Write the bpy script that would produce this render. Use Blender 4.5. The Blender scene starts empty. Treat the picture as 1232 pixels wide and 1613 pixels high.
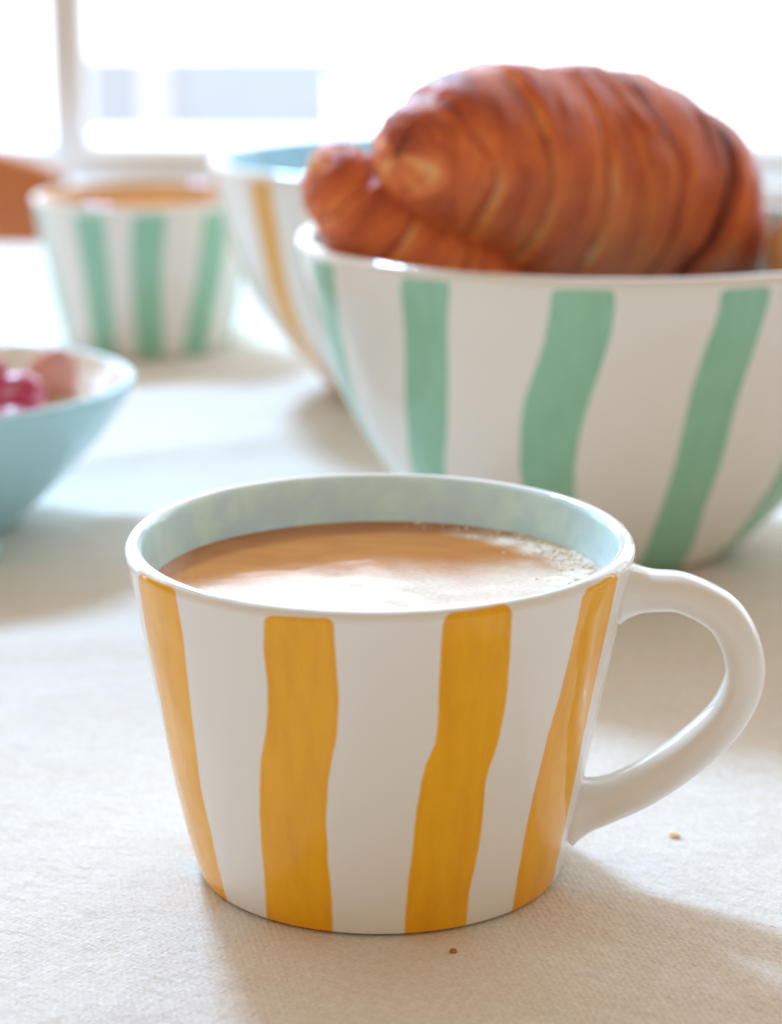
import bpy, math, random
import numpy as np
from mathutils import Vector, noise as mnoise

random.seed(7)
rng = np.random.default_rng(7)
S = 0.01                      # all modelling below is in centimetres
R = math.radians
sc = bpy.context.scene
col = sc.collection

# ------------------------------------------------------------------ camera
cam = bpy.data.cameras.new('camera')
cam_o = bpy.data.objects.new('camera', cam); col.objects.link(cam_o)
cam.sensor_fit = 'HORIZONTAL'; cam.sensor_width = 36.0
cam.lens = 36.0 * 3600 / 1232
cam.clip_start = 0.01; cam.clip_end = 60.0
cam_o.location = (0, -47.7 * S, 20.5 * S)
cam_o.rotation_euler = (R(90 - 14.6), 0, 0)
cam.dof.use_dof = True
cam.dof.focus_distance = 0.474
cam.dof.aperture_fstop = 13.5
cam.dof.aperture_blades = 0
sc.camera = cam_o

# ------------------------------------------------------------------ light
world = bpy.data.worlds.new('World'); sc.world = world; world.use_nodes = True
wb = world.node_tree.nodes['Background']
wb.inputs[0].default_value = (1.0, 0.78, 0.56, 1); wb.inputs[1].default_value = 0.575   # warm light of the room

def area(name, loc, target, size, power, color):
    l = bpy.data.lights.new(name, 'AREA'); l.shape = 'DISK'; l.size = size * S; l.energy = power; l.color = color
    o = bpy.data.objects.new(name, l); col.objects.link(o)
    o.location = Vector(loc) * S
    o.rotation_euler = (Vector(target) - Vector(loc)).to_track_quat('-Z', 'Y').to_euler()
    return o
KA, KE = R(22), R(40)
kd = 262
kp = (2 - kd * math.cos(KE) * math.sin(KA), 5 + kd * math.cos(KE) * math.cos(KA), kd * math.sin(KE))
area('window_light', kp, (2, 5, 0), 36, 92.0, (0.42, 0.67, 1.0))

sc.view_settings.view_transform = 'Standard'; sc.view_settings.look = 'None'
sc.view_settings.exposure = 0.0; sc.view_settings.gamma = 1.0
sc.view_settings.use_curve_mapping = False
sc.cycles.max_bounces = 10; sc.cycles.transparent_max_bounces = 8
sc.cycles.sample_clamp_indirect = 6.0

# ------------------------------------------------------------------ helpers
def tag(o, label=None, cat=None, group=None, kind=None):
    if label: o['label'] = label
    if cat: o['category'] = cat
    if group: o['group'] = group
    if kind: o['kind'] = kind
    return o

def empty(name, loc=(0, 0, 0), rz=0):
    o = bpy.data.objects.new(name, None); col.objects.link(o)
    o.empty_display_size = 0.02
    o.location = Vector(loc) * S; o.rotation_euler = (0, 0, rz)
    return o

def mesh(name, verts, faces, mat, parent=None, smooth=True, attrs=None, loc=(0, 0, 0), rz=0):
    me = bpy.data.meshes.new(name)
    me.from_pydata([(v[0] * S, v[1] * S, v[2] * S) for v in verts], [], [tuple(f) for f in faces])
    if smooth: me.polygons.foreach_set('use_smooth', [True] * len(me.polygons))
    for k, a in (attrs or {}).items():
        at = me.attributes.new(k, 'FLOAT', 'POINT'); at.data.foreach_set('value', np.asarray(a, dtype=np.float32))
    me.materials.append(mat); me.update()
    o = bpy.data.objects.new(name, me); col.objects.link(o)
    o.location = Vector(loc) * S; o.rotation_euler = (0, 0, rz)
    if parent: o.parent = parent
    return o

def grid_faces(nu, nv, wrap=False):
    f = []
    for j in range(nv - 1):
        for i in range(nu if wrap else nu - 1):
            a = j * nu + i; b = j * nu + (i + 1) % nu
            f.append((a, b, b + nu, a + nu))
    return f

def box_data(x0, x1, y0, y1, z0, z1, bev=0.0):
    b = bev
    if b <= 0:
        v = [(x, y, z) for z in (z0, z1) for y in (y0, y1) for x in (x0, x1)]
        return v, [(0, 2, 3, 1), (4, 5, 7, 6), (0, 1, 5, 4), (1, 3, 7, 5), (3, 2, 6, 7), (2, 0, 4, 6)]
    import bmesh
    bm = bmesh.new(); bmesh.ops.create_cube(bm, size=1)
    for q in bm.verts:
        q.co = ((x0 + x1) / 2 + q.co.x * (x1 - x0), (y0 + y1) / 2 + q.co.y * (y1 - y0), (z0 + z1) / 2 + q.co.z * (z1 - z0))
    bmesh.ops.bevel(bm, geom=bm.edges[:], offset=b, segments=2, affect='EDGES', profile=0.5)
    bm.verts.index_update()
    v = [tuple(q.co) for q in bm.verts]; f = [[q.index for q in p.verts] for p in bm.faces]; bm.free()
    return v, f

def box(name, b, mat, parent=None, bev=0.0, smooth=False, **k):
    v, f = box_data(*b, bev=bev)
    return mesh(name, v, f, mat, parent, smooth=smooth, **k)

def smoothpath(pts, n):
    """Catmull-Rom through rows of values"""
    P = np.array(pts, float); P = np.vstack([2 * P[0] - P[1], P, 2 * P[-1] - P[-2]])
    m = len(P) - 3; out = []
    for t in np.linspace(0, m - 1e-6, n):
        i = int(t); u = t - i; a, b, c, d = P[i:i + 4]
        out.append(0.5 * ((2 * b) + (-a + c) * u + (2 * a - 5 * b + 4 * c - d) * u * u + (-a + 3 * b - 3 * c + d) * u ** 3))
    return np.array(out)

# ------------------------------------------------------------------ materials
class NT:
    def __init__(self, name):
        self.m = bpy.data.materials.new(name); self.m.use_nodes = True
        self.t = self.m.node_tree; self.b = self.t.nodes['Principled BSDF']; self.out = self.t.nodes['Material Output']
    def n(self, kind, **k):
        nd = self.t.nodes.new(kind)
        for a, v in k.items(): setattr(nd, a, v)
        return nd
    def l(self, a, b): self.t.links.new(a, b)
    def attr(self, name):
        return self.n('ShaderNodeAttribute', attribute_name=name).outputs['Fac']
    def coord(self): return self.n('ShaderNodeTexCoord').outputs['Object']
    def mapping(self, vec, scale):
        mp = self.n('ShaderNodeMapping'); mp.inputs['Scale'].default_value = scale; self.l(vec, mp.inputs['Vector']); return mp.outputs[0]
    def noise(self, vec, scale, detail=3, rough=0.55, dist=0.0):
        nd = self.n('ShaderNodeTexNoise'); nd.inputs['Scale'].default_value = scale; nd.inputs['Detail'].default_value = detail
        nd.inputs['Roughness'].default_value = rough; nd.inputs['Distortion'].default_value = dist
        if vec is not None: self.l(vec, nd.inputs['Vector'])
        return nd.outputs['Fac']
    def ramp(self, fac, a, b, ca=0.0, cb=1.0):
        r = self.n('ShaderNodeMapRange', interpolation_type='SMOOTHSTEP')
        for i, v in enumerate((a, b, ca, cb)): r.inputs[i + 1].default_value = v
        self.l(fac, r.inputs[0]); return r.outputs[0]
    def mix(self, fac, a, b):
        x = self.n('ShaderNodeMix', data_type='RGBA')
        if isinstance(fac, float): x.inputs[0].default_value = fac
        else: self.l(fac, x.inputs[0])
        for s, v in ((6, a), (7, b)):
            if isinstance(v, tuple): x.inputs[s].default_value = (*v, 1)
            else: self.l(v, x.inputs[s])
        return x.outputs[2]
    def math(self, op, a, b=None, c=None):
        m = self.n('ShaderNodeMath', operation=op)
        for i, v in enumerate((a, b, c)):
            if v is None: continue
            if isinstance(v, (int, float)): m.inputs[i].default_value = v
            else: self.l(v, m.inputs[i])
        return m.outputs[0]
    def bump(self, h, strength, dist, normal=None):
        b = self.n('ShaderNodeBump'); b.inputs['Strength'].default_value = strength; b.inputs['Distance'].default_value = dist
        self.l(h, b.inputs['Height'])
        if normal is not None: self.l(normal, b.inputs['Normal'])
        return b.outputs[0]
    def set(self, **k):
        for a, v in k.items():
            s = self.b.inputs[a.replace('_', ' ')]
            if isinstance(v, tuple): s.default_value = (*v, 1) if len(v) == 3 else v
            elif isinstance(v, (int, float)): s.default_value = v
            else: self.l(v, s)
        return self

def plain(name, c, rough=0.5, var=0.08, scale=30, **k):
    t = NT(name); nz = t.noise(t.coord(), scale)
    t.set(Base_Color=t.mix(nz, tuple(x * (1 - var) for x in c), tuple(min(1, x * (1 + var)) for x in c)), Roughness=rough, **k)
    return t.m

def ceramic(name, body, stripe_a, stripe_b, inner):
    t = NT(name); co = t.coord()
    sd = t.attr('stripe'); wob = t.noise(co, 160, 2)
    s2 = t.math('ADD', sd, t.math('MULTIPLY_ADD', wob, 0.06, 0.005))
    mask = t.ramp(s2, -0.036, 0.036)
    # brushed glaze colour: thin and thick coats of the same paint, pooling near the edges
    streak = t.noise(t.mapping(co, (260, 260, 14)), 1.0, 4, 0.6)
    pool = t.ramp(sd, 0.22, 0.02)
    thick = t.math('MINIMUM', t.math('ADD', t.ramp(streak, 0.3, 0.75), t.math('MULTIPLY', pool, 0.15)), 1.0)
    paint = t.mix(thick, stripe_a, stripe_b)
    tone = t.noise(co, 45, 3)
    bodyc = t.mix(tone, tuple(x * 0.97 for x in body), tuple(min(1, x * 1.02) for x in body))
    c = t.mix(mask, bodyc, paint)
    inn = t.ramp(t.math('ADD', t.attr('inner'), t.math('MULTIPLY', t.math('SUBTRACT', t.noise(co, 70, 3), 0.5), 0.35)), 0.42, 0.72)
    innc = t.mix(t.ramp(t.noise(co, 120, 4), 0.35, 0.7), inner, tuple(min(1, x * 1.12 + 0.02) for x in inner))
    c = t.mix(inn, c, innc)
    specks = t.ramp(t.noise(co, 900, 1), 0.80, 0.84)
    c = t.mix(t.math('MULTIPLY', specks, 0.25), c, (0.35, 0.25, 0.15))
    h = t.noise(co, 75, 2, 0.4)
    h2 = t.noise(co, 420, 2, 0.5)
    nrm = t.bump(h, 0.35, 0.0016)
    nrm = t.bump(h2, 0.08, 0.0004, nrm)
    nrm = t.bump(mask, 0.15, 0.0002, nrm)
    t.set(Base_Color=c, Roughness=0.06, IOR=1.48, Normal=nrm)
    return t.m

WHITE = (0.82, 0.805, 0.765)
M = {}
M['mug_yellow'] = ceramic('yellow_striped_ceramic', WHITE, (0.91, 0.455, 0.002), (0.83, 0.38, 0.001), (0.62, 0.87, 0.96))
M['bowl_green'] = ceramic('green_striped_ceramic', WHITE, (0.30, 0.59, 0.43), (0.26, 0.54, 0.385), (0.50, 0.70, 0.75))
M['mug_green'] = ceramic('green_striped_mug_ceramic', WHITE, (0.30, 0.59, 0.43), (0.26, 0.54, 0.385), (0.84, 0.66, 0.45))
M['bowl_yellow'] = ceramic('yellow_striped_bowl_ceramic', WHITE, (0.80, 0.42, 0.06), (0.70, 0.33, 0.03), (0.48, 0.72, 0.80))
M['bowl_blue'] = ceramic('blue_ceramic', (0.45, 0.76, 0.88), (0.3, 0.5, 0.6), (0.3, 0.5, 0.6), (0.86, 0.87, 0.86))
M['blue_glaze'] = plain('pale_blue_glaze', (0.42, 0.66, 0.72), 0.12)
M['tea'] = plain('amber_tea', (0.66, 0.22, 0.010), 0.6, Specular_IOR_Level=0.0)
M['white_paint'] = plain('white_window_paint', (0.90, 0.91, 0.90), 0.4, 0.03)
M['wall'] = plain('cream_plaster', (0.78, 0.74, 0.66), 0.8, 0.04)
M['floor'] = plain('oak_floor', (0.36, 0.22, 0.12), 0.45, 0.2)
M['chair_wood'] = plain('reddish_brown_wood', (0.58, 0.18, 0.05), 0.45, 0.15, 12)
M['rail_panel'] = plain('grey_blue_panel', (0.56, 0.58, 0.64), 0.6, 0.04)
M['rail_post'] = plain('pale_post', (0.88, 0.86, 0.90), 0.6, 0.03)
M['table_wood'] = plain('table_wood', (0.45, 0.28, 0.15), 0.5, 0.2)

def cloth_material():
    t = NT('linen'); co0 = t.coord()
    rot = t.n('ShaderNodeMapping'); rot.inputs['Rotation'].default_value = (0, 0, R(34)); t.l(co0, rot.inputs['Vector']); co = rot.outputs[0]
    thread = t.noise(t.mapping(co, (2100, 420, 600)), 1.0, 2, 0.6)
    thread2 = t.noise(t.mapping(co, (420, 2100, 600)), 1.0, 2, 0.6)
    w = t.math('ADD', thread, thread2)
    base = t.mix(t.ramp(w, 0.72, 1.28), (0.72, 0.655, 0.575), (0.85, 0.80, 0.74))
    blot = t.noise(co, 28, 4, 0.6)
    base = t.mix(t.math('MULTIPLY', t.ramp(blot, 0.5, 0.8), 0.25), base, (0.66, 0.57, 0.46))
    slub = t.ramp(t.noise(t.mapping(co, (700, 90, 100)), 1.0, 1), 0.74, 0.80)
    base = t.mix(t.math('MULTIPLY', slub, 0.35), base, (0.60, 0.50, 0.38))
    fleck = t.ramp(t.noise(co, 420, 1), 0.77, 0.80)
    base = t.mix(t.math('MULTIPLY', fleck, 0.35), base, (0.42, 0.30, 0.18))
    # twill weave lines, fine crinkle and nap
    wv = t.n('ShaderNodeTexWave', wave_type='BANDS', bands_direction='DIAGONAL'); wv.inputs['Scale'].default_value = 340
    wv.inputs['Distortion'].default_value = 2.5; wv.inputs['Detail'].default_value = 2; wv.inputs['Detail Scale'].default_value = 1.2
    t.l(co, wv.inputs['Vector'])
    crinkle = t.noise(t.mapping(co, (1.0, 1.7, 1)), 150, 4, 0.55, 0.2)
    nrm = t.bump(t.noise(co, 60, 3, 0.5), 0.30, 0.0040)
    nrm = t.bump(crinkle, 0.34, 0.0020, nrm)
    nrm = t.bump(w, 0.55, 0.0006, nrm)
    nrm = t.bump(wv.outputs['Fac'], 0.18, 0.0004, nrm)
    t.set(Base_Color=base, Roughness=0.95, Normal=nrm, Sheen_Weight=0.25, Sheen_Roughness=0.5, Specular_IOR_Level=0.15)
    return t.m
M['cloth'] = cloth_material()

def coffee_material():
    t = NT('milky_coffee'); co = t.coord(); f = t.attr('foam')
    swirl = t.noise(t.mapping(co, (1, 2.5, 1)), 45, 3, 0.5, 0.8)
    crema = t.mix(t.ramp(swirl, 0.3, 0.7), (0.46, 0.160, 0.026), (0.53, 0.20, 0.040))
    nz = t.noise(co, 260, 4, 0.6)
    m = t.ramp(t.math('ADD', f, t.math('MULTIPLY', t.math('SUBTRACT', nz, 0.5), 0.22)), 0.15, 0.95)
    foam = t.mix(t.ramp(t.noise(co, 800, 3), 0.35, 0.65), (0.84, 0.72, 0.57), (0.90, 0.82, 0.71))  # foam tone, also used for the white reflection painted at the front
    vor = t.n('ShaderNodeTexVoronoi'); vor.inputs['Scale'].default_value = 900; t.l(co, vor.inputs['Vector'])
    hb = t.math('MULTIPLY', vor.outputs['Distance'], t.ramp(t.attr('bubbly'), 0.2, 0.9))
    nrm = t.bump(t.noise(co, 120, 3), 0.05, 0.0010)
    nrm = t.bump(hb, 0.3, 0.0006, nrm)
    rough = t.math('ADD', 0.10, t.math('MULTIPLY', m, 0.08))
    t.set(Specular_IOR_Level=t.math('MULTIPLY_ADD', m, 0.38, 0.14), Base_Color=t.mix(m, crema, foam), Roughness=rough, Normal=nrm, IOR=1.5, Subsurface_Weight=0.15, Subsurface_Scale=0.003)
    t.b.inputs['Subsurface Radius'].default_value = (1.0, 0.6, 0.3)
    return t.m
M['coffee'] = coffee_material()
tb = NT('bubble_film'); tb.set(Base_Color=(0.88, 0.78, 0.63), Roughness=0.12, IOR=1.33); M['bubble'] = tb.m

def crust_material(name='croissant_crust', pale=0.0):
    t = NT(name); co = t.coord()
    r = t.attr('bake_shade'); s = t.attr('along')
    cmb = t.n('ShaderNodeCombineXYZ'); t.l(t.math('MULTIPLY', s, 75.0), cmb.inputs[0])
    t.l(t.attr('ringx'), cmb.inputs[1]); t.l(t.attr('ringy'), cmb.inputs[2])
    streak = t.noise(cmb.outputs[0], 1.2, 5, 0.65, 0.4)
    blot = t.noise(co, 55, 4, 0.6)
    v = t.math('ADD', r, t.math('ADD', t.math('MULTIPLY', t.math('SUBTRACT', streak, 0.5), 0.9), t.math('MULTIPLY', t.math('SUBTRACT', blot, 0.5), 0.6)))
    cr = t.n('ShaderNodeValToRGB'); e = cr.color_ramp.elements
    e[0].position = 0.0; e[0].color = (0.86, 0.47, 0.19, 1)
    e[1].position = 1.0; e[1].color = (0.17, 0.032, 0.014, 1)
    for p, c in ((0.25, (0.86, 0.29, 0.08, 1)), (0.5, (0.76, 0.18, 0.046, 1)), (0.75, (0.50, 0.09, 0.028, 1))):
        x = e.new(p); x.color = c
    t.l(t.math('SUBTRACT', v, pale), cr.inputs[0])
    flake = t.noise(co, 330, 4, 0.65)
    nrm = t.bump(streak, 0.55, 0.0018)
    nrm = t.bump(flake, 0.3, 0.0008, nrm)
    t.set(Base_Color=cr.outputs[0], Roughness=0.40, Normal=nrm, Specular_IOR_Level=0.35, Subsurface_Weight=0.08, Subsurface_Scale=0.004)
    return t.m
M['crust'] = crust_material()
M['pale_crust'] = crust_material('golden_crust', 0.75)

# ------------------------------------------------------------------ the setting
def emission(name, c, s):
    t = NT(name); e = t.n('ShaderNodeEmission'); e.inputs[0].default_value = (*c, 1); e.inputs[1].default_value = s
    t.l(e.outputs[0], t.out.inputs[0]); return t.m
M['sky'] = emission('overexposed_sky', (0.76, 0.88, 1.0), 3.8)
tag(mesh('sky', [(-1500, 900, -500), (1500, 900, -500), (1500, 900, 1100), (-1500, 900, 1100)], [(0, 1, 2, 3)], M['sky'], smooth=False), kind='structure')
tag(box('floor', (-260, 260, -150, 175, -80, -76), M['floor']), kind='structure')
WY0, WY1 = 172.0, 190.0      # window wall
wl = empty('wall', (0, WY0, -76)); tag(wl, kind='structure')
def rel(b, o): return (b[0] - o[0], b[1] - o[0], b[2] - o[1], b[3] - o[1], b[4] - o[2], b[5] - o[2])
WO = (0, WY0, -76)
box('wall_panel', rel((-260, 260, WY0, WY1, -76, -6.2), WO), M['wall'], wl)
box('wall_panel', rel((-260, 260, WY0, WY1, 221, 250), WO), M['wall'], wl)
box('wall_panel', rel((-260, -240, WY0, WY1, -6.2, 221), WO), M['wall'], wl)
box('wall_panel', rel((240, 260, WY0, WY1, -6.2, 221), WO), M['wall'], wl)

win = empty('window', (0, WY0, -6.2)); tag(win, 'wide white framed window glaring with daylight behind the table', 'window')
VO = (0, WY0, -6.2)
box('sill', rel((-239, 239, WY0 - 7, WY1 - 0.5, -6.15, -3.9), VO), M['white_paint'], win, bev=0.4)
box('bottom_rail', rel((-239.5, 239.5, WY0 + 2, WY0 + 7, -3.85, -0.9), VO), M['white_paint'], win, bev=0.3)
box('top_rail', rel((-239.5, 239.5, WY0 + 2, WY0 + 7, 216, 220.9), VO), M['white_paint'], win, bev=0.3)
glass = NT('window_glass')
tr = glass.n('ShaderNodeBsdfTransparent'); gl = glass.n('ShaderNodeBsdfGlossy'); gl.inputs['Roughness'].default_value = 0.02
mx = glass.n('ShaderNodeMixShader'); mx.inputs[0].default_value = 0.04
glass.l(tr.outputs[0], mx.inputs[1]); glass.l(gl.outputs[0], mx.inputs[2]); glass.l(mx.outputs[0], glass.out.inputs[0])
posts = [-239, -136, -31.0, 74, 152, 236]
for x in posts:
    box('mullion', rel((x - 1.75, x + 1.75, WY0 + 1.9, WY0 + 7.1, -0.85, 215.9), VO), M['white_paint'], win, bev=0.3)
for a, b in zip(posts[:-1], posts[1:]):
    box('pane', rel((a + 1.45, b - 1.45, WY0 + 4.2, WY0 + 4.7, -1.2, 216.2), VO), glass.m, win)

# balcony railing outside: Y = 262
by = 262
rl = empty('balcony_railing', (0, by, -60)); tag(rl, 'hazy grey blue balcony railing seen through the bright window', 'railing')
RO = (0, by, -60)
for x0, x1 in ((-43.5, -33.6), (-29.6, -8.2)):
    box('panel', rel((x0, x1, by, by + 1.2, -7.3, 2.4), RO), M['rail_panel'], rl)
box('post', rel((-33.5, -29.7, by - .4, by + 1.6, -7.3, 2.4), RO), M['rail_post'], rl)
for x in (-43, -9):
    box('post', rel((x - .4, x + .4, by + 1.3, by + 2.1, -60, 2.3), RO), M['white_paint'], rl)
tag(box('balcony_floor', (-260, 260, WY1 + 0.1, by + 30, -64, -60), M['wall']), kind='structure')
# sapling outside
sp = empty('sapling', (-6.5, 248, -60)); tag(sp, 'slim yellow green sapling outside the window above the bowls', 'tree')
tv, tf = [], []
for j in range(9):
    for i in range(6):
        a = i * math.tau / 6; rr = 0.5 - j * 0.04
        tv.append((rr * math.cos(a) + 0.25 * math.sin(j), rr * math.sin(a), j * 8.0))
tf = grid_faces(6, 9, True)
mesh('trunk', tv, tf, plain('bark', (0.25, 0.17, 0.09), 0.8), sp)
lv, lf = [], []
for k in range(260):
    c = Vector((rng.normal(0, 1.0), rng.normal(0, 1.0), rng.uniform(60, 67)))
    d = Vector(rng.normal(0, 1, 3)).normalized(); e2 = d.orthogonal().normalized(); L = rng.uniform(.7, 1.4)
    i = len(lv); lv += [c, c + d * L * .5 + e2 * L * .22, c + d * L, c + d * L * .5 - e2 * L * .22]; lf.append((i, i + 1, i + 2, i + 3))
leafm = NT('young_leaf'); leafm.set(Base_Color=(0.62, 0.70, 0.12), Roughness=0.5, Transmission_Weight=0.0)
tlu = leafm.n('ShaderNodeBsdfTranslucent'); tlu.inputs[0].default_value = (0.75, 0.80, 0.25, 1)
mxl = leafm.n('ShaderNodeMixShader'); mxl.inputs[0].default_value = 0.6
leafm.l(leafm.b.outputs[0], mxl.inputs[1]); leafm.l(tlu.outputs[0], mxl.inputs[2]); leafm.l(mxl.outputs[0], leafm.out.inputs[0])
cr_ = mesh('crown', lv, lf, leafm.m, sp, smooth=False); cr_['kind'] = 'stuff'

# table and chair behind it
tbl = empty('table', (0, 20, -76)); tag(tbl, 'dining table hidden beneath the pale linen cloth', 'table')
box('table_top', (-82, 82, -82, 80.3, 71.5, 75.55), M['table_wood'], tbl, bev=0.5)
for x in (-74, 74):
    for y in (-74, 72):
        box('leg', (x - 3, x + 3, y - 3, y + 3, 0, 71.4), M['table_wood'], tbl, bev=0.4)
ch = empty('chair', (-48, 132, -76)); tag(ch, 'reddish brown wooden chair back beyond the table at left', 'chair')
# curved backrest panel, rounded shoulders
bv, bf = [], []; nx = 41
top = []
for i in range(nx):
    u = i / (nx - 1) * 2 - 1
    x = u * 24.0; yb = -12.0 - 3.0 * (1 - u * u)
    zt = 78.3 + 5.0 * (1 - u * u)
    for (yy, zz) in ((yb, 52), (yb, zt - .8), (yb + .4, zt), (yb + 1.8, zt), (yb + 2.2, zt - .8), (yb + 2.2, 52)):
        bv.append((x, yy, zz))
for i in range(nx - 1):
    for k in range(6):
        a = i * 6 + k; b = i * 6 + (k + 1) % 6; bf.append((a, b, b + 6, a + 6))
bf += [tuple(range(6)), tuple(reversed(range((nx - 1) * 6, nx * 6)))]
mesh('backrest', bv, bf, M['chair_wood'], ch)
box('seat', (-22, 22, -52, -11, 42, 46), M['chair_wood'], ch, bev=1.0)
for x in (-20, 20):
    box('leg', (x - 1.8, x + 1.8, -50, -46.4, 0, 41.95), M['chair_wood'], ch, bev=0.4)
    box('leg', (x - 1.8, x + 1.8, -14.5, -11.05, 0, 41.95), M['chair_wood'], ch, bev=0.4)
    box('back_post', (x - 1.5, x + 1.5, -12.9, -10.2, 46.05, 60), M['chair_wood'], ch, bev=0.4)

# tablecloth -------------------------------------------------------------
FEET = [(-.25, 0, 4.3), (7, 27.3, 5.0), (-12, 64, 4.3), (2.2, 52.3, 5.0), (-16.3, 29.5, 3.7), (-13.9, 24.4, 1.5), (6.52, 1.34, .6), (1.27, -4.73, .6)]
def cloth_h(x, y):
    p = Vector((x, y, 0))
    h = 0.10 * mnoise.noise(p * 0.11 + Vector((3, 1, 0))) + 0.05 * mnoise.noise(p * 0.33) + 0.026 * mnoise.noise(p * 0.9) + 0.014 * mnoise.noise(p * 1.9)
    # long soft folds running from the left towards the big bowl
    for (ax, ay, dx, dy, w, a) in ((-9, 40, 0.80, 0.60, 1.2, 0.42), (-8, 30, 0.86, 0.5, 0.9, 0.34), (-4, 24, .8, .6, 1.0, .30), (-12, 50, .7, .7, 1.2, 0.38), (-9, 16, .9, .42, .9, .16), (20, 24, .95, -.3, 1.7, .22), (-20, 8, .97, -.22, 2.2, .12)):
        d = (x - ax) * -dy + (y - ay) * dx; along = (x - ax) * dx + (y - ay) * dy
        h += a * math.exp(-(d + 0.6 * math.sin(along * .25)) ** 2 / (2 * w * w)) * math.exp(-along ** 2 / (2 * 9.0 ** 2))
    h -= 0.06
    k = 1.0
    for fx, fy, fr in FEET:
        d = math.hypot(x - fx, y - fy) - fr
        k = min(k, max(0.0, min(1.0, d / 3.5)))
    k = k * k * (3 - 2 * k)
    return h * k - 0.012 * k
xs = np.concatenate([np.linspace(-82, -24, 60, endpoint=False), np.linspace(-24, 26, 170, endpoint=False), np.linspace(26, 82, 58)])
ys = np.concatenate([np.linspace(-62, -12, 40, endpoint=False), np.linspace(-12, 45, 200, endpoint=False), np.linspace(45, 100, 90)])
cv = [(x, y, cloth_h(x, y)) for y in ys for x in xs]
for (yy, zz) in ((100.7, -0.25), (101.1, -1.0), (101.3, -4), (101.6, -12), (102, -24)):      # falls over the far edge
    cv += [(x, yy + (0.9 * math.sin(x * .35) * min(1, -zz / 12)), zz) for x in xs]
tag(mesh('tablecloth', cv, grid_faces(len(xs), len(ys) + 5), M['cloth']), 'crinkled off white linen cloth covering the whole table', 'tablecloth')

# ------------------------------------------------------------------ crockery
def stripe_sd(th, z, r, stripes, ztop, rad):
    """signed distance in cm to the painted stripes, positive inside; th in degrees"""
    best = -9.0
    for L, Rr in stripes:
        l = np.interp(z, [p[1] for p in L], [p[0] for p in L]); q = np.interp(z, [p[1] for p in Rr], [p[0] for p in Rr])
        mid = (l + q) / 2; d = (th - mid + 180) % 360 - 180; half = (q - l) / 2
        dx = (abs(d) - half) * math.pi / 180 * r + rad; dz = z - (ztop - 0.13 * ((mid * 7.31) % 1.0)) + rad - .004 * d
        sd = -(math.hypot(max(dx, 0), max(dz, 0)) + min(max(dx, dz), 0) - rad)
        best = max(best, sd)
    return best

def wavy(mid, half, ztop, amp, seed, n=9, lean=0.0):
    a = random.Random(seed); p1, p2 = a.uniform(0, 6.28), a.uniform(0, 6.28)
    L, Q = [], []
    for i in range(n):
        z = ztop * i / (n - 1); t = i / (n - 1)
        w = amp * math.sin(p1 + t * 6.0) + lean * (t - .5)
        e = amp * .25 * math.sin(p2 + t * 9)
        L.append((mid - half + w + e, z)); Q.append((mid + half + w - e, z))
    return (L, Q)

def smooth_edges(stripes):
    out = []
    for L, Q in stripes:
        out.append(tuple([tuple(r) for r in smoothpath(sorted(e, key=lambda p: p[1]), 40)] for e in (L, Q)))
    return out

def vessel(name, outer, wall, inner_floor, mat, parent, stripes=(), zt=0, rad=.15, n=300, wob=0.006, seed=0, tilt=0.0):
    """turned pot: outer profile [(r,z)] bottom to rim, rounded lip, inner wall, inner floor; hand-made wobble"""
    outer = smoothpath(outer, 70); stripes = smooth_edges(stripes)
    prof = [(0.0, 0.12, 0), (outer[0][0] * .5, 0.12, 0), (outer[0][0] - .45, 0.12, 0), (outer[0][0] - .25, 0.0, 0)] + [(r, z, 0) for r, z in outer]
    rt, zr = outer[-1]; h = wall / 2
    for k in range(1, 8):
        a = k / 8 * math.pi; prof.append((rt - h + h * math.cos(a), zr + h * 1.05 * math.sin(a), 0.0 if k < 5 else (0.35, .75, 1.0)[k - 5]))
    inner = [(r - wall, z) for r, z in outer[::-1] if z > inner_floor + .35]
    for k, (r, z) in enumerate(inner): prof.append((r, z, 1.0))
    ri = inner[-1][0]
    prof += [(ri - .12, inner_floor + .12, 1), (ri - .45, inner_floor, 1), (ri * .5, inner_floor, 1), (0.0, inner_floor, 1)]
    verts, sd, inn = [], [], []
    for j, (r, z, ic) in enumerate(prof):
        for i in range(n):
            th = i / n * math.tau
            f = (z / zr)
            w = 1 + wob * f * (math.sin(2 * th + seed) + 0.5 * math.sin(3 * th + 2 * seed + f))
            w += wob * 0.8 * math.sin(f * 5 + seed + 1.3 * math.sin(th + seed)) * 0.5
            zz = z + (tilt * f ** 3 * (1 + math.sin(th)) / 2 + wob * 6 * f * f * math.sin(2 * th + 1 + seed) * .5 if z > .2 else 0)
            verts.append((r * w * math.cos(th), r * w * math.sin(th), zz))
            sd.append(stripe_sd(math.degrees(th), z, max(r, .01), stripes, zt, rad) if (stripes and ic == 0 and j > 2) else -1.0)
            inn.append(ic)
    return mesh('body', verts, grid_faces(n, len(prof), True), mat, parent, attrs={'stripe': sd, 'inner': inn})

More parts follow.
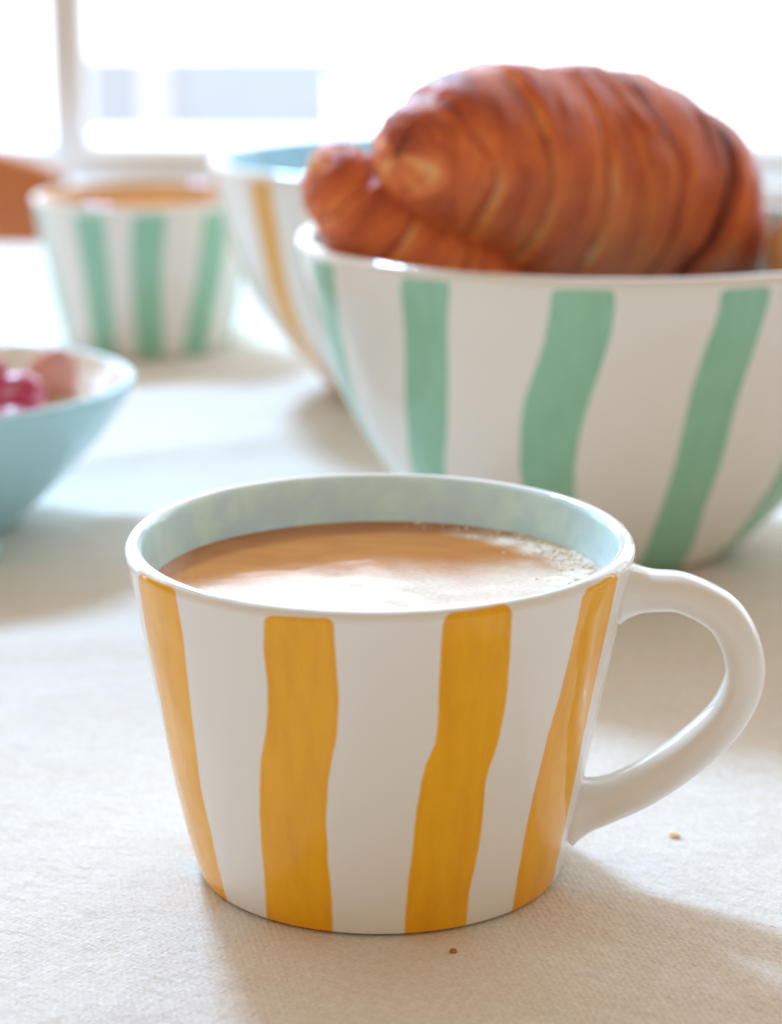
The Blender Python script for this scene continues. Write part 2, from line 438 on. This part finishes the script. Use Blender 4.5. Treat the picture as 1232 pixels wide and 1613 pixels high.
def sweep(name, path, mat, parent, n=28, plane_az=0.0, attrs=None, power=2.3, fillet=None):
    """oval tube: path rows (radius from axis, z, half thickness in plane, half width across)"""
    P = smoothpath(path, 110); ca, sa = math.cos(plane_az), math.sin(plane_az)
    verts = []
    for i, (r, z, a, b) in enumerate(P):
        d = P[min(i + 1, len(P) - 1)][:2] - P[max(i - 1, 0)][:2]; d = d / np.linalg.norm(d)
        nx_, nz_ = -d[1], d[0]
        for k in range(n):
            t = k / n * math.tau; c, s = math.cos(t), math.sin(t)
            c = math.copysign(abs(c) ** (2 / power), c); s = math.copysign(abs(s) ** (2 / power), s)
            rr = r + nx_ * a * c; zz = z + nz_ * a * c; yy = b * s
            if fillet is not None:                       # flare where the clay joins the wall
                d = math.hypot(rr, yy) - np.interp(zz, fillet[1], fillet[0])
                e = 0.20 * max(0.0, 1 - max(d, 0) / 0.75) ** 2.6
                rr += nx_ * e * c; zz += nz_ * e * c; yy += e * 1.2 * s
            verts.append((rr * ca - yy * sa, rr * sa + yy * ca, zz))
    f = grid_faces(n, len(P), True) + [tuple(range(n)), tuple(reversed(range((len(P) - 1) * n, len(P) * n)))]
    nv = len(verts)
    return mesh(name, verts, f, mat, parent, attrs={'stripe': [-1.0] * nv, 'inner': [0.0] * nv})

MUG = [(3.86, .02), (4.0, .07), (4.10, .25), (4.40, 1.5), (4.8, 3.7), (5.2, 5.9), (5.40, 6.9), (5.47, 7.25)]
HANDLE = [(5.14, 6.46, .46, .60), (5.42, 6.49, .45, .60), (5.85, 6.52, .44, .60), (6.6, 6.48, .42, .58), (7.5, 5.95, .43, .60), (7.93, 4.9, .43, .62),
          (7.68, 3.92, .44, .62), (6.95, 3.02, .46, .62), (5.9, 2.16, .47, .62), (4.95, 1.64, .48, .62), (4.50, 1.45, .49, .63), (4.12, 1.30, .50, .64)]

# main mug
mug = empty('mug', (-.25, 0, 0)); tag(mug, 'white ceramic mug with wavy yellow stripes and pale blue inside, filled with coffee', 'mug')
ms = [([(200, .07), (191.8, .59), (190, 1.75), (195.8, 3.12), (200, 4.28), (199.5, 5.28), (202.5, 6.36), (206, 7.33)],
       [(216, .04), (217, 1.64), (216.5, 2.83), (218, 3.9), (219.5, 5.09), (221.2, 6.28), (221.8, 7.33)]),
      ([(234.5, 0), (237, 1.04), (238, 2.12), (239.3, 3.05), (241, 3.94), (243.8, 4.87), (245, 5.65), (245.2, 6.58), (246.2, 7.29)],
       [(255.8, 0), (256.5, 1.15), (256.2, 1.93), (256.5, 2.97), (257.8, 3.87), (260.2, 4.91), (260.8, 5.76), (260.5, 6.58), (260.5, 7.33)]),
      ([(278, .04), (278, 1.04), (279.2, 2.12), (280, 3.16), (281.5, 4.02), (283.8, 4.57), (284, 5.28), (283.8, 6.28), (283.8, 7.33)],
       [(296.2, 0), (295.5, .86), (296.5, 1.78), (297, 2.68), (297, 3.57), (298.8, 4.24), (300, 5.24), (299.5, 6.25), (298.5, 7.29)]),
      ([(314.2, .22), (313.2, .97), (313, 2.05), (314.2, 3.05), (315.8, 4.2), (318.2, 5.35), (319, 6.4), (319, 7.36)],
       [(339.2, 0), (335.2, .52), (333.8, 1.78), (334, 2.83), (333.8, 3.87), (334, 4.87), (334, 6.17), (333.2, 7.29)])]
for k, m_ in enumerate((22, 60, 97, 133, 168)): ms.append(wavy(m_, 7.6, 7.3, 2.0, 10 + k))
vessel('body', MUG, .40, .5, M['mug_yellow'], mug, ms, 7.42, .16, n=420, wob=.007, seed=1.1, tilt=.2)
sweep('handle', HANDLE, M['mug_yellow'], mug, n=40, plane_az=R(-7), fillet=list(zip(*MUG)))

# coffee in it
cof = empty('milky_coffee', (-.25, 0, 6.55)); tag(cof, 'milky coffee with pale foam filling the yellow striped mug', 'coffee')
cvs, cfoam_glare, cbu = [], [], []; na, nr = 260, 90; RC = 4.93
for j in range(nr):
    rr = RC * (j / (nr - 1)) ** .8
    for i in range(na):
        a = i / na * math.tau; x, y = rr * math.cos(a), rr * math.sin(a)
        p = Vector((x, y, 0))
        edge = max(0, (rr - RC + .35) / .35)
        ang = math.degrees(a)
        # foam at the right; pale front paints in the window's reflection; crema back left
        foam_glare = 0.5 + 0.30 * (0.75 - y + (0.42 if x < 0 else 0.10) * x + 0.35 * mnoise.noise(p * .8) + 0.12 * mnoise.noise(p * 2.2))
        foam_glare = max(0, min(1.0, foam_glare))
        bub = max(0, min(1, (rr - 3.5) / .7)) * max(0, min(1, 2.2 * math.cos(a - R(22)) - 1.1))
        foam_glare = max(foam_glare, bub * (.75 + .5 * mnoise.noise(p * 1.5)))
        z = 0.025 * edge ** 2 + bub * (0.05 * abs(mnoise.noise(p * 2.5)) + 0.03 * mnoise.noise(p * 7)) + 0.006 * mnoise.noise(p * .8) + .012 * foam_glare * mnoise.noise(p * 1.4)
        cvs.append((x, y, z)); cfoam_glare.append(foam_glare); cbu.append(bub)
mesh('coffee_surface', cvs, grid_faces(na, nr, True), M['coffee'], cof, attrs={'foam': cfoam_glare, 'bubbly': cbu})
bvs, bfs = [], []
def add_dome(c, r, vs, fs, nu=10, nv=4, sq=.8):
    i0 = len(vs)
    for j in range(nv):
        e = j / nv * math.pi / 2
        for i in range(nu):
            a = i / nu * math.tau; vs.append((c[0] + r * math.cos(e) * math.cos(a), c[1] + r * math.cos(e) * math.sin(a), c[2] + r * sq * math.sin(e)))
    vs.append((c[0], c[1], c[2] + r * sq)); t = len(vs) - 1
    for j in range(nv - 1):
        for i in range(nu):
            a = i0 + j * nu + i; b = i0 + j * nu + (i + 1) % nu; fs.append((a, b, b + nu, a + nu))
    for i in range(nu): fs.append((i0 + (nv - 1) * nu + i, i0 + (nv - 1) * nu + (i + 1) % nu, t))
for k in range(300):
    if k < 300: a = rng.normal(R(20), R(22)); rr = RC - .06 - abs(rng.normal(0, .42))
    else: a = rng.uniform(0, math.tau); rr = RC - .04 - abs(rng.normal(0, .05)) if k < 330 else RC * math.sqrt(rng.uniform(0, .9))
    r_ = min(.09, abs(rng.normal(0, .028)) + .014)
    add_dome((rr * math.cos(a), rr * math.sin(a), .0 + max(0, (rr - RC + .35) / .35) ** 2 * .02), r_, bvs, bfs)
b_ = mesh('foam_bubbles', bvs, bfs, M['bubble'], cof); b_['kind'] = 'stuff'

# big bowl with croissants
BOWL = [(4.4, .03), (4.6, .12), (5.0, .42), (6.15, 1.6), (7.6, 3.4), (8.72, 5.4), (9.48, 7.6), (9.93, 9.3), (10.08, 10.2)]
bowl = empty('bowl', (7, 27.3, 0)); tag(bowl, 'large white bowl with wavy green stripes holding the croissants', 'bowl')
bs = [([(190, 0), (191, 3), (192.5, 5.4), (193.8, 7.2), (197.5, 8.8), (199.5, 10)], [(199, 0), (199.5, 3), (201.5, 5.1), (204.2, 6.9), (206.8, 8.4), (209.5, 10.1)]),
      ([(203, 0), (213.5, 3.3), (220.5, 5), (224.5, 6.75), (227.2, 8.4), (228.2, 10.2)], [(216, 0), (226.5, 3.6), (231.8, 5.2), (235, 7), (236.7, 8.65), (238.2, 10.2)]),
      ([(246.5, 0), (247.5, 3.6), (248.8, 5.1), (250.8, 6.65), (253.8, 7.9), (255.8, 9.1), (256.5, 10.2)], [(260, 0), (259.2, 3.3), (259.8, 4.8), (261.8, 6.3), (264.5, 7.8), (266.3, 9.1), (266.5, 10.2)]),
      ([(280, 0), (280.5, 3.2), (281, 4.8), (281.2, 6.3), (282.2, 7.7), (284.3, 9.3), (284.5, 10.3)], [(299, 0), (297.5, .63), (291.8, 2.8), (291, 4.4), (290.5, 6.2), (291.2, 7.4), (292.8, 9.2), (293.3, 10.2)]),
      ([(318, 0), (312, 2), (309.5, 4.3), (311, 7), (312.5, 10.3)], [(334, 0), (328, 2.2), (321, 5), (320, 7.5), (321.5, 10.3)])]
for k, m_ in enumerate((346, 14, 42, 70, 98, 126, 153, 176)): bs.append(wavy(m_, 5, 10.2, 2.2, 30 + k, lean=4))
vessel('body', BOWL, .50, .7, M['bowl_green'], bowl, bs, 10.18, .2, n=420, wob=.004, seed=2.3)

def croissant(name, path, label, bands, seed, step=.16, tipdark=.15, mat='crust', crease=0.0):
    N, Mv = 300, 150
    P = smoothpath(path, N); rd = random.Random(seed)
    seg = np.linalg.norm(np.diff(P[:, :3], axis=0), axis=1); s = np.concatenate([[0], np.cumsum(seg)]); s /= s[-1]
    verts, bake_shade, along, rx, ry = [], [], [], [], []
    up = Vector((0, 0, 1)); ph = [rd.uniform(0, 6.28) for _ in range(40)]; jit = [rd.uniform(-.6, .6) for _ in range(40)]
    ctr = 0.5
    for i in range(N):
        c = Vector(P[i][:3]); r = float(P[i][3])
        t = (Vector(P[min(i + 1, N - 1)][:3]) - Vector(P[max(i - 1, 0)][:3])).normalized()
        e1 = (up - t * up.dot(t)).normalized(); e2 = t.cross(e1)
        for k in range(Mv):
            a = k / Mv * math.tau; ca, sa = math.cos(a), math.sin(a)
            q = Vector((ca * 1.3, sa * 1.3, s[i] * 5 + seed))
            # band position: wraps lean a little so their edges run as slanted arcs
            u = s[i] + 0.022 * math.sin(a + ph[0]) + 0.016 * math.sin(2 * a + ph[1]) + 0.022 * mnoise.noise(q) + .006 * mnoise.noise(q * 4)
            b = np.interp(u, bands, range(len(bands))); kb = int(min(b, len(bands) - 2)); f = b - kb
            if u > ctr: f = 1 - f                      # every wrap's free edge looks to the nearer tip
            # steep free edge at f=0, roll over, sink towards next wrap
            prof = min(1, f / .12) ** .6 * (1 - 0.55 * f ** 1.6)
            amp = step * min(1, r / 2.0) * (1 + .5 * jit[kb]) * (1.7 if kb == 4 else 1.0)
            d = amp * (prof - .4) * 1.5
            d += 0.07 * mnoise.noise(q * 1.7) + 0.035 * mnoise.noise(Vector((s[i] * 60 + 3 * mnoise.noise(q), ca * 2, sa * 2 + seed)))
            if crease:                                  # deep fold with a rolled lobe behind it
                uc = u - crease - .03 * ca
                d += -.42 * math.exp(-(uc / .013) ** 2) + .30 * math.exp(-((uc - .07) / .045) ** 2) - .10 * math.exp(-((uc + .05) / .03) ** 2)
            # fine laminations: thin broken steps parallel to the wrap edges
            fl = (b * 3.0 + .9 * mnoise.noise(q * 1.1)) % 1.0; lam = mnoise.noise(q * 2.0 + Vector((1, 9, 4)))
            d += 0.20 * max(0, lam + .15) * (min(1, fl / .1) * (1 - fl)) * min(1, r / 1.5)
            flat = 1 - .06 * (sa * sa)
            v = c + (e1 * ca * flat + e2 * sa) * (r + d)
            verts.append(v)
            edge_w = .75 * max(0, .35 + mnoise.noise(q * 1.3 + Vector((7, 2, 5))))
            crust_tone = 0.50 + 0.30 * (1 - abs(f - .35) * 1.6) - edge_w * math.exp(-(f / .06) ** 2) + .42 * math.exp(-((1 - f) / .13) ** 2) + .12 * jit[kb + 10]  # baked tone, plus shade painted into the crease below each free edge
            crust_tone += -.15 - .26 * max(0, lam + .1) * math.exp(-(fl / .12) ** 2) + .12 * max(0, lam) * fl + 0.12 * ca + .10 * max(0, -ca - .3) + tipdark * (abs(2 * s[i] - 1) ** 3)
            if crease: crust_tone += .55 * math.exp(-((u - crease - .03 * ca) / .016) ** 2)  # shade of the deep fold painted in as a dark line
            bake_shade.append(crust_tone); along.append(s[i]); rx.append(ca * 1.2 + jit[kb + 20]); ry.append(sa * 1.2)
    faces = grid_faces(Mv, N, True) + [tuple(range(Mv)), tuple(reversed(range((N - 1) * Mv, N * Mv)))]
    o = mesh(name, verts, faces, M[mat], attrs={'bake_shade': bake_shade, 'along': along, 'ringx': rx, 'ringy': ry})
    return tag(o, label, 'croissant', 'croissants in the big bowl')

def deeper(path, dy):
    """slide a path back along the bowl"""
    k = (path[0][1] + 47.7 + dy) / (path[0][1] + 47.7)
    return [(x * k, y + dy, 20.5 - (20.5 - z) * k, r * k) for x, y, z, r in path]
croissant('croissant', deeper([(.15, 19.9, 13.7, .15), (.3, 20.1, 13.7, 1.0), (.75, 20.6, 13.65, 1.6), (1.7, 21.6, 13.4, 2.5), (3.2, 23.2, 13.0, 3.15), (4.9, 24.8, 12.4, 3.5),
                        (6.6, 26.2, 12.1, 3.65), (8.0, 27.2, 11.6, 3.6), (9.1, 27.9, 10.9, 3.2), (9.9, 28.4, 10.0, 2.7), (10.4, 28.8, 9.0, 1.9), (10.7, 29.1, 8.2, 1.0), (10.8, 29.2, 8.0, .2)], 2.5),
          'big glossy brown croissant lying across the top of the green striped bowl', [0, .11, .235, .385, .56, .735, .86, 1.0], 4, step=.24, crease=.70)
croissant('croissant', [(-2.35, 25.2, 13.05, .2), (-2.2, 25.1, 12.95, .85), (-1.85, 25, 12.55, 1.2), (-1.2, 24.7, 11.8, 1.45), (-.3, 24.4, 10.9, 1.8), (1.0, 24.1, 9.6, 2.1),
                        (2.6, 24.0, 8.1, 2.2), (4.2, 24.6, 6.5, 1.9), (5.4, 25.6, 5.4, 1.2), (5.7, 25.9, 5.1, .2)],
          'smaller croissant poking its blunt tip out at the left of the bowl', [0, .14, .30, .46, .62, .80, 1.0], 9, step=.06)

croissant('croissant', [(12.9, 21.5, 9.0, .2), (13.2, 22.3, 9.1, .7), (13.8, 24, 9.3, 1.3), (14.2, 26.3, 9.5, 1.75), (14.3, 28.3, 9.5, 1.65), (14.1, 30, 9.4, 1.1), (14.0, 30.8, 9.3, .2)],
          'golden pale croissant just showing at the right edge of the bowl', [0, .2, .36, .5, .64, .8, 1.0], 15, step=.12, mat='pale_crust')

# green striped mug with tea
mg = empty('mug', (-12.0, 64, 0)); tag(mg, 'blurred white mug with green stripes holding amber tea in the background', 'mug')
gs = [([(237, 0), (238.8, 3.2), (238, 7)], [(253, 0), (254.7, 3.3), (254.7, 7)]),
      ([(269, 0), (268, 4), (270, 7)], [(285, 0), (284, 4), (286, 7)]),
      ([(300, 0), (302, 2), (305, 3.8), (307, 7)], [(318, 0), (320, 2), (323, 3.7), (323, 7)])]
for k, m_ in enumerate((348, 22, 130, 165, 205)): gs.append(wavy(m_, 8, 7, 2.0, 50 + k))
vessel('body', MUG, .36, .5, M['mug_green'], mg, gs, 7.1, .16, n=200, wob=.005, seed=3.7)
sweep('handle', HANDLE, M['mug_green'], mg, plane_az=R(75))
td = [(0, 0, 0)] + [(5.0 * math.cos(i / 64 * math.tau), 5.0 * math.sin(i / 64 * math.tau), 0.0) for i in range(64)]
tag(mesh('tea', td, [(0, i + 1, (i + 1) % 64 + 1) for i in range(64)], M['tea'], loc=(-12.0, 64, 6.5)), 'amber tea filling the green striped mug in the background', 'tea')

# yellow striped bowl behind
by_ = empty('bowl', (2.2, 52.3, 0)); tag(by_, 'blurred white bowl with a yellow stripe and blue inside behind the croissants', 'bowl')
ys_ = [([(201, 0), (205, 1.7), (211.5, 4), (216, 6.9), (217.5, 10.2)], [(213, 0), (217.5, 2), (221, 4.2), (224, 7), (225.5, 10.3)])]
for k, m_ in enumerate((250, 280, 309, 338, 7, 36, 66, 96, 125, 150, 178)): ys_.append(wavy(m_, 4.4, 10.2, 2.0, 70 + k, lean=4))
vessel('body', BOWL, .50, .7, M['bowl_yellow'], by_, ys_, 10.15, .18, n=220, wob=.004, seed=5.2)

# blue bowl of muesli
BLUE = [(3.1, .03), (3.3, .12), (3.6, .45), (4.95, 1.7), (6.25, 3.1), (7.15, 4.4), (7.45, 4.98)]
bb = empty('bowl', (-16.3, 29.3, 0)); tag(bb, 'light blue bowl of muesli and berries cut by the left edge', 'bowl')
vessel('body', BLUE, .42, .5, M['bowl_blue'], bb, n=240, wob=.006, seed=.6)
mv, mf = [], []
for j in range(40):
    rr = 6.68 * (j / 39)
    for i in range(110):
        a = i / 110 * math.tau; x, y = rr * math.cos(a), rr * math.sin(a); p = Vector((x, y, 0))
        mv.append((x, y, .35 * mnoise.noise(p * .6) + .3 * abs(mnoise.noise(p * 1.9)) + .12 * mnoise.noise(p * 4) - .1))
tm = NT('muesli_oats'); cr2 = tm.mix(tm.ramp(tm.noise(tm.coord(), 110, 4), .35, .65), (0.42, 0.25, 0.12), (0.78, 0.64, 0.46)); tm.set(Base_Color=cr2, Roughness=.7)
tag(mesh('muesli', mv, grid_faces(110, 40, True), tm.m, loc=(-16.3, 29.3, 4.15)), 'toasted muesli heaped inside the light blue bowl', 'muesli', kind='stuff')
def berry_mat(name, lo, hi, a, b):
    t = NT(name); t.set(Base_Color=t.mix(t.ramp(t.noise(t.coord(), 75, 2), a, b), lo, hi), Roughness=.35, Subsurface_Weight=.1, Subsurface_Scale=.003); return t.m
def strawberry(loc, r, label, mat, rot):
    vs = []
    for j in range(19):
        e = j / 18 * math.pi; rad = r * math.sin(e) ** .8 * (1.0 - .38 * (j / 18) ** 1.6)
        for i in range(36):
            a = i / 36 * math.tau; k = 1 + .035 * math.sin(a * 9 + j * 1.6) * math.sin(e) + .05 * math.sin(a * 2 + r)
            vs.append((rad * k * math.cos(a), rad * k * math.sin(a), r * 1.2 * math.cos(e)))
    o = mesh('strawberry', vs, grid_faces(36, 19, True), mat, loc=loc); o.rotation_euler = rot
    return tag(o, label, 'strawberry', 'fruit in the blue bowl')
frost = berry_mat('frosted_strawberry', (0.48, 0.03, 0.09), (0.80, 0.58, 0.66), .50, .66)
redb = berry_mat('dark_red_strawberry', (0.34, 0.012, 0.02), (0.55, 0.04, 0.05), .4, .7)
strawberry((-12.5, 27.2, 5.0), .95, 'frosted pale pink strawberry nearest the middle of the blue bowl', frost, (1.3, .4, .3))
strawberry((-13.7, 27.9, 5.35), 1.0, 'frosted pale pink strawberry at the very left edge of the photo', frost, (.9, -.5, .2))
strawberry((-12.3, 25.3, 4.35), .85, 'dark red strawberry tucked against the front rim of the blue bowl', redb, (1.5, .9, .3))
# slice of strawberry standing at the back
sv, sf = [], []
for j in range(9):
    e = j / 8 * math.pi
    for i in range(24):
        a = i / 24 * math.tau; w = math.sin(e)
        sv.append((1.0 * w * math.cos(a) * (1.15 - .3 * j / 8), .55 * w * math.sin(a), -1.3 * math.cos(e)))
so = mesh('strawberry_piece', sv, grid_faces(24, 9, True), plain('pink_flesh', (0.72, 0.36, 0.30), .4, .2, 150), loc=(-12.0, 31.4, 4.7)); so.rotation_euler = (.3, .3, .4)
tag(so, 'pale pink strawberry piece at the back of the blue bowl', 'strawberry')

# spoon tip at the left edge
spn = empty('spoon', (-13.6, 24.3, 0)); tag(spn, 'pale blue ceramic spoon end just showing at the left edge', 'spoon')
sv, sf = [], []
rows = [(.86, .02), (.80, .28), (.55, .42), (.1, .48), (-1, .44), (-3, .36), (-6, .36), (-9, .45), (-9.6, .3), (-9.8, .02)]
for x, w in rows:
    for k in range(14):
        a = k / 14 * math.tau; sv.append((x, w * 1.1 * math.cos(a), .46 + w * .9 * math.sin(a)))
mesh('spoon_handle', sv, grid_faces(14, len(rows), True), M['blue_glaze'], spn)
sv = []
for j in range(10):
    for k in range(28):
        a = k / 28 * math.tau; q = j / 9
        sv.append((-12.2 + 2.6 * q * math.cos(a), 1.8 * q * math.sin(a), .08 + .75 * q * q))
for j in range(9, -1, -1):
    for k in range(28):
        a = k / 28 * math.tau; q = j / 9
        sv.append((-12.2 + 2.45 * q * math.cos(a), 1.65 * q * math.sin(a), .28 + .65 * q * q))
mesh('spoon_bowl', sv, grid_faces(28, 20, True), M['blue_glaze'], spn)

# crumbs
def crumb(x, y, r, c, label, seed):
    import bmesh
    bm = bmesh.new(); bmesh.ops.create_icosphere(bm, subdivisions=2, radius=r)
    for v in bm.verts:
        v.co *= 1 + .5 * mnoise.noise(v.co * (2.2 / r) + Vector((seed, 0, 0))); v.co.z *= .55
    vs = [v.co.copy() for v in bm.verts]; fs = [[v.index for v in f.verts] for f in bm.faces]; bm.free()
    zmin = min(v.z for v in vs)
    o = mesh('crumb', vs, fs, plain('crumb_crust_%d' % seed, c, .7), smooth=False, loc=(x, y, -zmin - .02)); return tag(o, label, 'crumb', 'pastry crumbs on the cloth')
crumb(6.52, 1.34, .13, (0.85, 0.62, 0.36), 'pale pastry crumb on the sunlit cloth below the mug handle', 1)
crumb(1.27, -4.73, .08, (0.42, 0.17, 0.06), 'dark brown crumb on the shaded cloth in front of the mug', 2)
